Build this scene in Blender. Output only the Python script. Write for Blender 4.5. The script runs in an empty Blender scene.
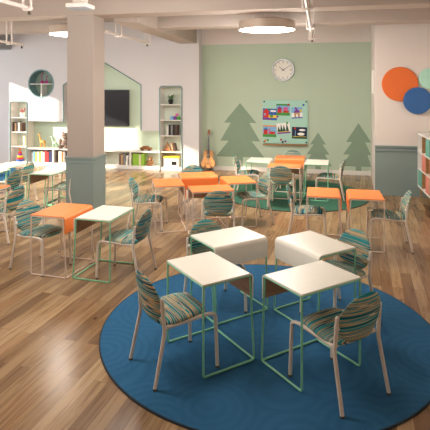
import bpy, bmesh, math, random
from mathutils import Vector, Matrix
R = math.radians
rnd = random.Random(7)
scn = bpy.context.scene
COL = scn.collection

# ------------------------------------------------------------------ materials
def lin(c):
    return tuple(((v / 255) / 12.92 if v / 255 <= .04045 else ((v / 255 + .055) / 1.055) ** 2.4) for v in c) + (1,)
MATS = {}
def mat(name, rgb, rough=.5, metal=0, var=.04, scale=30, bump=0, spec=.5, coat=0):
    """plain procedural material: base colour with a faint noise variation"""
    if name in MATS: return MATS[name]
    m = bpy.data.materials.new(name); m.use_nodes = True
    nt = m.node_tree; b = nt.nodes['Principled BSDF']
    b.inputs['Roughness'].default_value = rough; b.inputs['Metallic'].default_value = metal
    b.inputs['Specular IOR Level'].default_value = spec
    b.inputs['Coat Weight'].default_value = coat
    tc = nt.nodes.new('ShaderNodeTexCoord'); n = nt.nodes.new('ShaderNodeTexNoise')
    n.inputs['Scale'].default_value = scale; n.inputs['Detail'].default_value = 3
    nt.links.new(tc.outputs['Object'], n.inputs['Vector'])
    r = nt.nodes.new('ShaderNodeValToRGB'); c = lin(rgb)
    r.color_ramp.elements[0].position = .3; r.color_ramp.elements[1].position = .7
    r.color_ramp.elements[0].color = tuple(max(0, v * (1 - var)) for v in c[:3]) + (1,)
    r.color_ramp.elements[1].color = tuple(min(1, v * (1 + var)) for v in c[:3]) + (1,)
    nt.links.new(n.outputs['Fac'], r.inputs['Fac']); nt.links.new(r.outputs['Color'], b.inputs['Base Color'])
    if bump:
        bp = nt.nodes.new('ShaderNodeBump'); bp.inputs['Strength'].default_value = bump; bp.inputs['Distance'].default_value = .004
        nt.links.new(n.outputs['Fac'], bp.inputs['Height']); nt.links.new(bp.outputs['Normal'], b.inputs['Normal'])
    MATS[name] = m
    return m
def emis(name, rgb, s):
    m = bpy.data.materials.new(name); m.use_nodes = True
    b = m.node_tree.nodes['Principled BSDF']
    b.inputs['Base Color'].default_value = lin(rgb); b.inputs['Emission Color'].default_value = lin(rgb)
    b.inputs['Emission Strength'].default_value = s
    return m
def ramp(nt, stops, interp='LINEAR'):
    r = nt.nodes.new('ShaderNodeValToRGB'); cr = r.color_ramp; cr.interpolation = interp
    while len(cr.elements) < len(stops): cr.elements.new(.5)
    for e, (p, c) in zip(cr.elements, stops): e.position = p; e.color = lin(c)
    return r

def floor_mat():
    m = bpy.data.materials.new('oak_planks'); m.use_nodes = True; nt = m.node_tree; L = nt.links.new
    b = nt.nodes['Principled BSDF']
    tc = nt.nodes.new('ShaderNodeTexCoord')
    mp = nt.nodes.new('ShaderNodeMapping'); mp.inputs['Rotation'].default_value = (0, 0, R(-90 + 4.5)); mp.vector_type = 'POINT'
    L(tc.outputs['Object'], mp.inputs['Vector'])
    br = nt.nodes.new('ShaderNodeTexBrick'); br.offset = .37; br.offset_frequency = 2; br.squash = 1
    br.inputs['Color1'].default_value = (0, 0, 0, 1); br.inputs['Color2'].default_value = (1, 1, 1, 1)
    br.inputs['Mortar'].default_value = (.5, .5, .5, 1)
    br.inputs['Scale'].default_value = 1; br.inputs['Brick Width'].default_value = 1.25; br.inputs['Row Height'].default_value = .115
    br.inputs['Mortar Size'].default_value = .0012; br.inputs['Mortar Smooth'].default_value = .1; br.inputs['Bias'].default_value = 0
    L(mp.outputs['Vector'], br.inputs['Vector'])
    # grain, shifted from board to board
    addv = nt.nodes.new('ShaderNodeVectorMath'); addv.operation = 'MULTIPLY_ADD'
    addv.inputs[1].default_value = (7, 5, 3)
    L(br.outputs['Color'], addv.inputs[0]); L(mp.outputs['Vector'], addv.inputs[2])
    m2 = nt.nodes.new('ShaderNodeMapping'); m2.inputs['Scale'].default_value = (1.3, 16, 1); L(addv.outputs[0], m2.inputs['Vector'])
    n = nt.nodes.new('ShaderNodeTexNoise'); n.inputs['Scale'].default_value = 1.6; n.inputs['Detail'].default_value = 6; n.inputs['Roughness'].default_value = .6
    n.inputs['Distortion'].default_value = .6
    L(m2.outputs['Vector'], n.inputs['Vector'])
    rb = ramp(nt, [(0, (126, 97, 69)), (.3, (150, 119, 86)), (.6, (166, 136, 101)), (.85, (184, 155, 119)), (1, (156, 120, 82))]); L(br.outputs['Color'], rb.inputs['Fac'])
    rg = ramp(nt, [(.26, (150, 122, 98)), (.4, (208, 194, 178)), (.52, (240, 234, 226)), (.8, (255, 252, 248))]); L(n.outputs['Fac'], rg.inputs['Fac'])
    mx = nt.nodes.new('ShaderNodeMix'); mx.data_type = 'RGBA'; mx.blend_type = 'MULTIPLY'; mx.inputs['Factor'].default_value = .8
    L(rb.outputs['Color'], mx.inputs['A']); L(rg.outputs['Color'], mx.inputs['B'])
    # knots
    m3 = nt.nodes.new('ShaderNodeMapping'); m3.inputs['Scale'].default_value = (1.6, 3.2, 1); L(mp.outputs['Vector'], m3.inputs['Vector'])
    v = nt.nodes.new('ShaderNodeTexVoronoi'); v.inputs['Scale'].default_value = 1.25; L(m3.outputs['Vector'], v.inputs['Vector'])
    rk = ramp(nt, [(.0, (70, 46, 30)), (.035, (110, 76, 50)), (.075, (255, 255, 255))]); L(v.outputs['Distance'], rk.inputs['Fac'])
    mk = nt.nodes.new('ShaderNodeMix'); mk.data_type = 'RGBA'; mk.blend_type = 'MULTIPLY'; mk.inputs['Factor'].default_value = .8
    L(mx.outputs['Result'], mk.inputs['A']); L(rk.outputs['Color'], mk.inputs['B'])
    mo = nt.nodes.new('ShaderNodeMix'); mo.data_type = 'RGBA'; mo.blend_type = 'MIX'; mo.inputs['B'].default_value = lin((74, 52, 36))
    L(br.outputs['Fac'], mo.inputs['Factor']); L(mk.outputs['Result'], mo.inputs['A'])
    L(mo.outputs['Result'], b.inputs['Base Color'])
    rr = nt.nodes.new('ShaderNodeMapRange'); rr.inputs['To Min'].default_value = .16; rr.inputs['To Max'].default_value = .3; L(n.outputs['Fac'], rr.inputs['Value'])
    L(rr.outputs['Result'], b.inputs['Roughness'])
    bp = nt.nodes.new('ShaderNodeBump'); bp.inputs['Strength'].default_value = .12; bp.inputs['Distance'].default_value = .002
    L(n.outputs['Fac'], bp.inputs['Height']); L(bp.outputs['Normal'], b.inputs['Normal'])
    return m

def stripe_mat(name, scale):
    m = bpy.data.materials.new(name); m.use_nodes = True; nt = m.node_tree; L = nt.links.new
    b = nt.nodes['Principled BSDF']; b.inputs['Roughness'].default_value = .85; b.inputs['Specular IOR Level'].default_value = .2
    tc = nt.nodes.new('ShaderNodeTexCoord'); oi = nt.nodes.new('ShaderNodeObjectInfo')
    ad = nt.nodes.new('ShaderNodeVectorMath'); ad.operation = 'ADD'
    cb = nt.nodes.new('ShaderNodeCombineXYZ'); mu = nt.nodes.new('ShaderNodeMath'); mu.operation = 'MULTIPLY'; mu.inputs[1].default_value = 9
    L(oi.outputs['Random'], mu.inputs[0]); L(mu.outputs[0], cb.inputs['X']); L(tc.outputs['Object'], ad.inputs[0]); L(cb.outputs[0], ad.inputs[1])
    mp = nt.nodes.new('ShaderNodeMapping'); mp.inputs['Scale'].default_value = scale; mp.inputs['Rotation'].default_value = (0, R(3), R(3)); L(ad.outputs[0], mp.inputs['Vector'])
    n = nt.nodes.new('ShaderNodeTexNoise'); n.inputs['Scale'].default_value = 1; n.inputs['Detail'].default_value = .8; n.inputs['Distortion'].default_value = .0; L(mp.outputs['Vector'], n.inputs['Vector'])
    TE, DT, TA, GT, CR = (36, 140, 146), (24, 92, 108), (206, 172, 124), (122, 172, 162), (218, 204, 174)
    r = ramp(nt, [(0, DT), (.33, TE), (.385, GT), (.425, TA), (.475, DT), (.52, CR), (.545, TE), (.585, TA), (.625, DT), (.67, GT), (.72, TE)], 'CONSTANT')
    L(n.outputs['Fac'], r.inputs['Fac'])
    L(r.outputs['Color'], b.inputs['Base Color'])
    n2 = nt.nodes.new('ShaderNodeTexNoise'); n2.inputs['Scale'].default_value = 400; L(tc.outputs['Object'], n2.inputs['Vector'])
    bp = nt.nodes.new('ShaderNodeBump'); bp.inputs['Strength'].default_value = .15; bp.inputs['Distance'].default_value = .002
    L(n2.outputs['Fac'], bp.inputs['Height']); L(bp.outputs['Normal'], b.inputs['Normal'])
    return m

def rug_mat(name, c1, c2):
    """woven rug with a tone-on-tone pattern of curving leaf ribs"""
    m = bpy.data.materials.new(name); m.use_nodes = True; nt = m.node_tree; L = nt.links.new
    b = nt.nodes['Principled BSDF']; b.inputs['Roughness'].default_value = .95; b.inputs['Specular IOR Level'].default_value = .1
    tc = nt.nodes.new('ShaderNodeTexCoord')
    v = nt.nodes.new('ShaderNodeTexVoronoi'); v.inputs['Scale'].default_value = 1.6; L(tc.outputs['Object'], v.inputs['Vector'])
    w = nt.nodes.new('ShaderNodeMath'); w.operation = 'MULTIPLY'; w.inputs[1].default_value = 55; L(v.outputs['Distance'], w.inputs[0])
    s = nt.nodes.new('ShaderNodeMath'); s.operation = 'SINE'; L(w.outputs[0], s.inputs[0])
    n = nt.nodes.new('ShaderNodeTexNoise'); n.inputs['Scale'].default_value = 220; n.inputs['Detail'].default_value = 2; L(tc.outputs['Object'], n.inputs['Vector'])
    a = nt.nodes.new('ShaderNodeMath'); a.operation = 'MULTIPLY_ADD'; a.inputs[1].default_value = .09; L(s.outputs[0], a.inputs[0]); L(n.outputs['Fac'], a.inputs[2])
    r = ramp(nt, [(.25, c1), (.75, c2)]); L(a.outputs[0], r.inputs['Fac']); L(r.outputs['Color'], b.inputs['Base Color'])
    bp = nt.nodes.new('ShaderNodeBump'); bp.inputs['Strength'].default_value = .5; bp.inputs['Distance'].default_value = .006
    L(a.outputs[0], bp.inputs['Height']); L(bp.outputs['Normal'], b.inputs['Normal'])
    return m

def wood_mat(name, c1, c2, rough=.5, sc=(2, 2, 30)):
    m = bpy.data.materials.new(name); m.use_nodes = True; nt = m.node_tree; L = nt.links.new
    b = nt.nodes['Principled BSDF']; b.inputs['Roughness'].default_value = rough
    tc = nt.nodes.new('ShaderNodeTexCoord'); mp = nt.nodes.new('ShaderNodeMapping'); mp.inputs['Scale'].default_value = sc; L(tc.outputs['Object'], mp.inputs['Vector'])
    n = nt.nodes.new('ShaderNodeTexNoise'); n.inputs['Scale'].default_value = 3; n.inputs['Detail'].default_value = 4; L(mp.outputs['Vector'], n.inputs['Vector'])
    r = ramp(nt, [(.3, c1), (.7, c2)]); L(n.outputs['Fac'], r.inputs['Fac']); L(r.outputs['Color'], b.inputs['Base Color'])
    return m

M_floor = floor_mat(); M_fabs = stripe_mat('striped_seat_fabric', (.7, 34, 0)); M_fabb = stripe_mat('striped_back_fabric', (.7, 0, 36))
M_rugb = rug_mat('blue_rug_weave', (42, 90, 128), (54, 106, 144))
M_rugg = rug_mat('green_rug_weave', (56, 98, 80), (70, 114, 94))
M_rugedge = mat('rug_edge', (26, 38, 50), .9)
M_wall = mat('warm_white_paint', (226, 216, 208), .8, var=.01, scale=2)
M_false = mat('soft_white_paint', (216, 213, 214), .8, var=.01, scale=2)
M_green = mat('sage_green_paint', (188, 204, 182), .8, var=.012, scale=2)
M_mint = mat('pale_green_paint', (206, 222, 200), .8, var=.012, scale=2)
M_tree = mat('muted_green_decal', (136, 158, 136), .8, var=.02, scale=4)
M_wains = mat('slate_green_paint', (136, 152, 148), .6, var=.015, scale=3)
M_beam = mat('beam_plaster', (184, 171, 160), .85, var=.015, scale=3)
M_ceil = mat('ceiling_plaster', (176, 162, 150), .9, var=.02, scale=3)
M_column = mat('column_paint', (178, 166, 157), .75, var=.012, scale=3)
M_skirt = mat('skirting_paint', (232, 228, 220), .5, var=.01)
M_white = mat('white_laminate', (242, 235, 221), .38, var=.008, scale=8)
M_orange = mat('orange_laminate', (250, 142, 72), .42, var=.01, scale=8)
M_brown = wood_mat('walnut_underside', (158, 118, 88), (184, 142, 110), .6)
M_gframe = mat('mint_green_metal', (138, 208, 168), .4, var=.02)
M_cframe = mat('cream_metal', (226, 204, 190), .4, var=.02)
M_cleg = mat('warm_grey_metal', (226, 212, 198), .4, var=.02)
M_cap = mat('dark_rubber', (84, 74, 68), .7)
M_joint = mat('white_cabinet', (238, 234, 228), .5, var=.01)
M_cabin = mat('cabinet_inside', (214, 222, 208), .6, var=.01)
M_edge = mat('blue_green_edging', (112, 146, 150), .5)
M_oak = wood_mat('oak_cabinet', (150, 108, 68), (182, 138, 92), .5)
M_teal = mat('teal_panel', (112, 178, 160), .5, var=.02)
M_salmon = mat('salmon_panel', (226, 138, 118), .5, var=.02)
M_chrome = mat('brushed_steel', (196, 196, 194), .3, .9, var=.03)
M_lamp_rim = mat('lamp_rim', (184, 166, 150), .45, .3)
M_lamp = emis('lamp_diffuser', (255, 244, 228), 22.0)
M_screen = mat('tv_screen', (44, 46, 52), .18, var=.02)
M_black = mat('black_plastic', (24, 24, 26), .4)
M_paper = mat('paper_white', (240, 236, 226), .8, var=.01)
M_pipe = mat('pipe_paint', (222, 212, 204), .5, var=.02)
M_duct = mat('duct_grey', (150, 152, 156), .6, var=.03)
M_glass = mat('mint_glass', (176, 218, 202), .15, var=.01, scale=3)
def C(name, rgb, rough=.6): return mat(name, rgb, rough, var=.03)

# ------------------------------------------------------------------ mesh helpers
def fillet(path, r, closed=False, n=5):
    P = [Vector(p) for p in path]; out = []
    N = len(P)
    for i, p in enumerate(P):
        if not closed and i in (0, N - 1): out.append(p); continue
        a, b = P[i - 1], P[(i + 1) % N]
        da, db = (a - p), (b - p); rr = min(r, da.length * .49, db.length * .49)
        s, e = p + da.normalized() * rr, p + db.normalized() * rr
        for k in range(n + 1):
            t = k / n; out.append(s * (1 - t) ** 2 + p * 2 * t * (1 - t) + e * t * t)
    return out
class MB:
    def __init__(s): s.v, s.f, s.m = [], [], []
    def add(s, vs, fs, mi=0):
        o = len(s.v); s.v += [tuple(v) for v in vs]; s.f += [tuple(i + o for i in f) for f in fs]; s.m += [mi] * len(fs) if isinstance(mi, int) else mi
        return s
    def box(s, x0, x1, y0, y1, z0, z1, mi=0):
        return s.add([(x, y, z) for z in (z0, z1) for y in (y0, y1) for x in (x0, x1)],
                     [(0, 2, 3, 1), (4, 5, 7, 6), (0, 1, 5, 4), (2, 6, 7, 3), (0, 4, 6, 2), (1, 3, 7, 5)], mi)
    def prism(s, poly, y0, y1, mi=0):            # polygon in x,z extruded along y
        n = len(poly)
        vs = [(x, y0, z) for x, z in poly] + [(x, y1, z) for x, z in poly]
        return s.add(vs, [tuple(range(n)), tuple(range(2 * n - 1, n - 1, -1))] + [(i, n + i, n + (i + 1) % n, (i + 1) % n) for i in range(n)], mi)
    def tube(s, path, r, n=8, closed=False, mi=0):
        P = [Vector(p) for p in path]; N = len(P); rs = r if isinstance(r, (list, tuple)) else [r] * N
        nrm = None; vs = []
        for i in range(N):
            if closed: t = (P[(i + 1) % N] - P[i - 1]).normalized()
            else: t = (P[min(i + 1, N - 1)] - P[max(i - 1, 0)]).normalized()
            if nrm is None: nrm = t.orthogonal().normalized()
            nrm = (nrm - t * nrm.dot(t)).normalized(); bn = t.cross(nrm)
            vs += [P[i] + (nrm * math.cos(2 * math.pi * k / n) + bn * math.sin(2 * math.pi * k / n)) * rs[i] for k in range(n)]
        fs = []
        for i in range(N if closed else N - 1):
            j = (i + 1) % N
            off = 0
            if closed and j == 0:   # line the last ring up with the first
                off = min(range(n), key=lambda o: sum((vs[i * n + k] - vs[(k + o) % n]).length for k in range(n)))
            fs += [(i * n + k, i * n + (k + 1) % n, j * n + (k + 1 + off) % n, j * n + (k + off) % n) for k in range(n)]
        if not closed: fs += [tuple(range(n - 1, -1, -1)), tuple((N - 1) * n + k for k in range(n))]
        return s.add(vs, fs, mi)
    def lathe(s, prof, c=(0, 0, 0), n=32, axis='z', mi=0):   # profile of (radius, height)
        vs, fs = [], []
        for r, h in prof:
            for k in range(n):
                a = 2 * math.pi * k / n; p = (r * math.cos(a), r * math.sin(a), h)
                if axis == 'y': p = (p[0], p[2], p[1])
                if axis == 'x': p = (p[2], p[0], p[1])
                vs.append((p[0] + c[0], p[1] + c[1], p[2] + c[2]))
        m = len(prof)
        for i in range(m - 1): fs += [(i * n + k, i * n + (k + 1) % n, (i + 1) * n + (k + 1) % n, (i + 1) * n + k) for k in range(n)]
        fs += [tuple(range(n - 1, -1, -1)), tuple((m - 1) * n + k for k in range(n))]
        return s.add(vs, fs, mi)
    def ball(s, c, rx, ry=None, rz=None, n=14, mi=0):
        ry = ry or rx; rz = rz or rx; vs, fs = [], []; m = n // 2 + 1
        for i in range(1, m):
            t = math.pi * i / m
            for k in range(n):
                a = 2 * math.pi * k / n
                vs.append((c[0] + rx * math.sin(t) * math.cos(a), c[1] + ry * math.sin(t) * math.sin(a), c[2] + rz * math.cos(t)))
        for i in range(m - 2): fs += [(i * n + k, (i + 1) * n + k, (i + 1) * n + (k + 1) % n, i * n + (k + 1) % n) for k in range(n)]
        vs += [(c[0], c[1], c[2] + rz), (c[0], c[1], c[2] - rz)]; T, B = len(vs) - 2, len(vs) - 1
        fs += [(T, k, (k + 1) % n) for k in range(n)] + [(B, (m - 2) * n + (k + 1) % n, (m - 2) * n + k) for k in range(n)]
        return s.add(vs, fs, mi)
    def build(s, name, mats, parent=None, smooth=False, loc=(0, 0, 0), rotz=0, bevel=0):
        me = bpy.data.meshes.new(name); me.from_pydata(s.v, [], s.f)
        mats = mats if isinstance(mats, (list, tuple)) else [mats]
        for m in mats: me.materials.append(m)
        for p, mi in zip(me.polygons, s.m): p.material_index = mi; p.use_smooth = smooth
        bm = bmesh.new(); bm.from_mesh(me); bmesh.ops.recalc_face_normals(bm, faces=bm.faces)
        if smooth:
            for e in bm.edges:
                if len(e.link_faces) == 2 and e.calc_face_angle(0) > R(40): e.smooth = False
        bm.to_mesh(me); bm.free()
        o = bpy.data.objects.new(name, me); COL.objects.link(o); o.location = loc; o.rotation_euler = (0, 0, rotz)
        if parent: o.parent = parent
        if bevel:
            b = o.modifiers.new('bevel', 'BEVEL'); b.width = bevel; b.segments = 2; b.limit_method = 'ANGLE'
        return o
def tag(o, label=None, cat=None, group=None, kind=None):
    if label: o['label'] = label
    if cat: o['category'] = cat
    if group: o['group'] = group
    if kind: o['kind'] = kind
    return o
def thing(name, loc, label, cat, group=None, rotz=0):
    o = bpy.data.objects.new(name, None); COL.objects.link(o); o.empty_display_size = .1
    o.location = loc; o.rotation_euler = (0, 0, rotz)
    return tag(o, label, cat, group)
def struct(mb, name, m, **k): return tag(mb.build(name, m, **k), kind='structure')
def copy_tree(o, parent=None):
    c = o.copy(); COL.objects.link(c)
    if parent: c.parent = parent
    for ch in list(o.children): copy_tree(ch, c)
    return c
def circle(cx, cz, r, n=48, a0=0, a1=360):
    return [(cx + r * math.cos(R(a0 + (a1 - a0) * k / n)), cz + r * math.sin(R(a0 + (a1 - a0) * k / n))) for k in range(n + (0 if a1 - a0 == 360 else 1))]

# ------------------------------------------------------------------ room shell
XL, XR, YF, YB, ZC = -11.0, 2.42, -2.6, 12.85, 4.05
struct(MB().box(XL - .2, XR + .2, YF - .2, YB + .4, -.15, 0), 'floor', M_floor)
struct(MB().box(XL - .2, XR + .2, YF - .2, YB + .4, ZC, ZC + .2), 'ceiling', M_ceil)
GX0, GX1, GZ = -3.14, 1.13, 3.4
struct(MB().box(GX0 - .3, GX1 + .18, YB, YB + .2, 0, GZ), 'wall_back', M_green)
struct(MB().box(GX0 - .3, GX1 + .18, YB, YB + .2, GZ, ZC), 'wall_back.001', M_wall)
struct(MB().box(XL, GX0 - .3, YB, YB + .2, 0, ZC), 'wall_back.002', M_mint)
# white built-in wall in front of it, with the house-shaped recess
FY = 12.5
HX0, HX1, HZE, HZP = -7.1, -4.77, 2.31, 2.98
w = MB()
w.box(XL, -8.8, FY, YB, 0, ZC); w.box(-8.8, -8.25, FY, YB, 1.83, ZC)
w.prism([(HX0, HZE), ((HX0 + HX1) / 2, HZP), (HX1, HZE), (HX1, ZC), (HX0, ZC)], FY, YB)
rc = .10
w.prism([(HX1, 1.05), (-4.23, 1.05), (-4.23, ZC), (HX1, ZC)], FY, YB)
w.box(-4.23, -3.61, FY, YB, 2.27, ZC); w.box(-3.61, GX0, FY, YB, 0, ZC)
# panel with the round opening
cx, cz, cr = -7.8, 2.345, .40; x0, x1, z0, z1 = -8.25, HX0, 1.27, ZC
angs = [2 * math.pi * k / 64 for k in range(64)]
def rect_hit(a):
    dx, dz = math.cos(a), math.sin(a); t = 1e9
    if dx > 1e-9: t = min(t, (x1 - cx) / dx)
    if dx < -1e-9: t = min(t, (x0 - cx) / dx)
    if dz > 1e-9: t = min(t, (z1 - cz) / dz)
    if dz < -1e-9: t = min(t, (z0 - cz) / dz)
    return (cx + dx * t, cz + dz * t)
angs = sorted(angs + [math.atan2(z - cz, x - cx) % (2 * math.pi) for x in (x0, x1) for z in (z0, z1)])
n = len(angs)
inn = [(cx + cr * math.cos(a), cz + cr * math.sin(a)) for a in angs]; outp = [rect_hit(a) for a in angs]
vs = [(x, FY, z) for x, z in inn] + [(x, FY, z) for x, z in outp] + [(x, YB, z) for x, z in inn] + [(x, YB, z) for x, z in outp]
fs = []
for k in range(n):
    j = (k + 1) % n
    fs += [(k, j, n + j, n + k), (2 * n + k, 3 * n + k, 3 * n + j, 2 * n + j), (k, 2 * n + k, 2 * n + j, j), (n + k, n + j, 3 * n + j, 3 * n + k)]
w.add(vs, fs)
struct(w, 'wall_alcove', M_false)
# blue-green edging round the house recess
e = MB()
e.tube([(HX0, FY - .004, 1.27), (HX0, FY - .004, HZE), ((HX0 + HX1) / 2, FY - .004, HZP), (HX1, FY - .004, HZE), (HX1, FY - .004, 1.05)], .016, 6)
struct(e, 'trim_1', M_edge)
# right-hand wall block, its side face turned to the green wall
q = [(GX1, 10.6), (XR + .2, 10.6), (XR + .2, YB + .2), (GX1 + .16, YB + .2)]
struct(MB().add([(x, y, 0) for x, y in q] + [(x, y, ZC) for x, y in q], [(3, 2, 1, 0), (4, 5, 6, 7), (0, 1, 5, 4), (1, 2, 6, 5), (2, 3, 7, 6), (3, 0, 4, 7)]), 'wall_right_block', M_wall)
# left wall with window openings, right wall, wall behind the camera
wl = MB()
WY = [(4.3, 6.3), (6.7, 8.7), (9.1, 11.2)]; WZ0, WZ1 = .35, 3.2
ys = [YF - .2]
for a, b in WY: ys += [a, b]
ys.append(YB + .2)
for i in range(0, len(ys), 2): wl.box(XL - .2, XL, ys[i], ys[i + 1], 0, ZC)
for a, b in WY: wl.box(XL - .2, XL, a, b, 0, WZ0); wl.box(XL - .2, XL, a, b, WZ1, ZC)
struct(wl, 'wall_left', M_wall)
for i, (a, b) in enumerate(WY):
    f = MB(); t = .05
    f.box(XL - .14, XL - .06, a, b, WZ0, WZ0 + t); f.box(XL - .14, XL - .06, a, b, WZ1 - t, WZ1)
    f.box(XL - .14, XL - .06, a, a + t, WZ0, WZ1); f.box(XL - .14, XL - .06, b - t, b, WZ0, WZ1)
    f.box(XL - .14, XL - .06, (a + b) / 2 - .025, (a + b) / 2 + .025, WZ0, WZ1)
    struct(f, 'window_%d' % (i + 1), M_skirt)
struct(MB().box(XR, XR + .2, YF, 10.6, 0, ZC), 'wall_right', M_wall)
struct(MB().box(XL, XR, YF - .2, YF, 0, ZC), 'wall_front', M_wall)
# skirting and wainscots
struct(MB().box(GX0, GX1 + .14, YB - .02, YB, 0, .11), 'baseboard_back', M_skirt)
wn = MB(); wn.box(GX1, XR, 10.585, 10.6, 0, 1.0); wn.box(GX1 - .004, XR, 10.555, 10.6, 1.0, 1.035); wn.box(GX1, XR, 10.565, 10.6, .92, .95); wn.box(GX1, XR, 10.575, 10.6, 0, .12)
struct(wn, 'trim_2', M_wains)
# column, beams
CX0, CX1, CY0, CY1 = -4.34, -3.84, 7.76, 8.22
struct(MB().box(CX0, CX1, CY0, CY1, 0, 3.51), 'column', M_column, bevel=.012)
cw = MB()
for z0_, z1_, p in ((0, .99, .012), (.99, 1.03, .026), (.92, .945, .02), (0, .1, .024)):
    cw.box(CX0 - p, CX1 + p, CY0 - p, CY1 + p, z0_, z1_)
struct(cw, 'trim_3', M_wains)
struct(MB().box(XL, XR, 7.76, 8.2, 3.5, ZC), 'beam', M_beam, bevel=.02)
struct(MB().box(-3.43, XR, 9.3, 9.72, 3.44, ZC), 'beam.001', M_beam, bevel=.02)
struct(MB().box(XL, -4.6, 9.3, 9.72, 3.44, ZC), 'beam.003', M_beam, bevel=.02)
struct(MB().box(-3.66, -3.2, 8.2, FY, 3.41, ZC), 'beam.002', M_beam, bevel=.015)

# ------------------------------------------------------------------ rugs
def rug(name, c, r, m, label):
    t = thing(name, (c[0], c[1], 0), label, 'rug')
    MB().lathe([(r - .012, 0), (r - .012, .0115), (r - .016, .0125), (.001, .0125)], n=128).build('rug_pile', m, t)
    b = MB(); b.lathe([(r - .012, 0), (r, .0), (r, .009), (r - .004, .012), (r - .012, .012)], n=128)
    b.f = b.f[:-2]; b.m = b.m[:-2]
    b.build('bound_edge', M_rugedge, t)
rug('round_rug', (-.49, 4.57), 1.54, M_rugb, 'large round blue rug in the foreground under four white desks')
rug('round_rug', (-.52, 10.33), 1.52, M_rugg, 'round green rug near the green wall with tree shapes')
rug('round_rug', (-8.75, 10.5), 1.5, M_rugb, 'round blue rug at the left edge, in front of the bookshelves')

# ------------------------------------------------------------------ desks
T = .722; DW, DD = .625, .475
def make_desk(name, m_top, m_frame):
    root = thing(name, (0, 0, 0), 'x', 'desk')
    # bent sheet: flat top, then a rounded bend into the hanging panel (local +y), brown inside
    rb, th = .042, .013; hy = DD / 2; outer = [(-hy, T)]; inner = [(-hy, T - th)]
    for k in range(9):
        a = R(90 * k / 8); outer.append((hy - rb + rb * math.sin(a), T - rb + rb * math.cos(a)))
        inner.append((hy - rb + (rb - th) * math.sin(a), T - rb + (rb - th) * math.cos(a)))
    outer.append((hy, T - .2)); inner.append((hy - th, T - .2))
    n = len(outer); vs = []
    for x in (-DW / 2, DW / 2): vs += [(x, y, z) for y, z in outer] + [(x, y, z) for y, z in inner]
    fs, mi = [], []
    for i in range(n - 1):
        fs.append((i, i + 1, 2 * n + i + 1, 2 * n + i)); mi.append(0)
        fs.append((n + i, 3 * n + i, 3 * n + i + 1, n + i + 1)); mi.append(1)
        fs.append((i, n + i, n + i + 1, i + 1)); mi.append(0)
        fs.append((2 * n + i, 2 * n + i + 1, 3 * n + i + 1, 3 * n + i)); mi.append(0)
    fs += [(0, 2 * n, 3 * n, n), (n - 1, 2 * n - 1, 4 * n - 1, 3 * n - 1)]; mi += [0, 0]
    b = MB(); b.add(vs, fs, mi); o = b.build('desk_top', [m_top, M_brown], root, True)
    r = .0088; zt = T - th - r + .004
    for s in (-1, 1):
        x = s * (DW / 2 - r + .003)
        MB().tube(fillet([(x, -hy + r - .004, r), (x, hy + .012, r), (x, hy - th - r - .009, zt), (x, -hy + r - .004, zt)], .022, True), r, 8, True).build('side_frame', m_frame, root, True)
    MB().tube([(-DW / 2 + r, hy + .012, r), (DW / 2 - r, hy + .012, r)], r).build('floor_rail', m_frame, root, True)
    MB().tube([(-DW / 2 + r, -hy + r - .005, zt), (DW / 2 - r, -hy + r - .005, zt)], r * .95).build('edge_rail', m_frame, root, True)
    return root
protoW = make_desk('school_desk', M_white, M_gframe)
protoO = make_desk('school_desk', M_orange, M_cframe)
used = {}
def rz_(g): return .0127 if 'rug' in g else 0      # what stands on a rug
def desk(kind, x, y, th, label, group):
    p = protoW if kind == 'w' else protoO
    o = copy_tree(p) if kind in used else p
    used[kind] = 1
    o.location = (x, y, rz_(group)); o.rotation_euler = (0, 0, R(th - 90)); tag(o, label, 'desk', group)
    return o

# ------------------------------------------------------------------ chairs
def cushion(outline, front, back, rings=7, n=44):
    """closed pad: outline(a) gives the rim, front/back give the two surfaces at (x, z, rho)"""
    b = MB(); vs, fs = [], []
    for side in (front, back):
        base = len(vs)
        c = outline(0, 0); vs.append(side(c[0], c[1], 0))
        for i in range(1, rings + 1):
            rho = math.sin(math.pi / 2 * i / rings)
            for k in range(n):
                p = outline(2 * math.pi * k / n, rho); vs.append(side(p[0], p[1], rho))
        fs += [(base, base + 1 + k, base + 1 + (k + 1) % n) for k in range(n)]
        for i in range(rings - 1):
            o = base + 1 + i * n; fs += [(o + k, o + n + k, o + n + (k + 1) % n, o + (k + 1) % n) for k in range(n)]
    tot = 1 + rings * n; a = 1 + (rings - 1) * n; c2 = tot + a
    fs += [(a + k, c2 + k, c2 + (k + 1) % n, a + (k + 1) % n) for k in range(n)]
    return b.add(vs, fs)
def sup(a, e): c, s = math.cos(a), math.sin(a); return (math.copysign(abs(c) ** (2 / e), c), math.copysign(abs(s) ** (2 / e), s))
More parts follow.
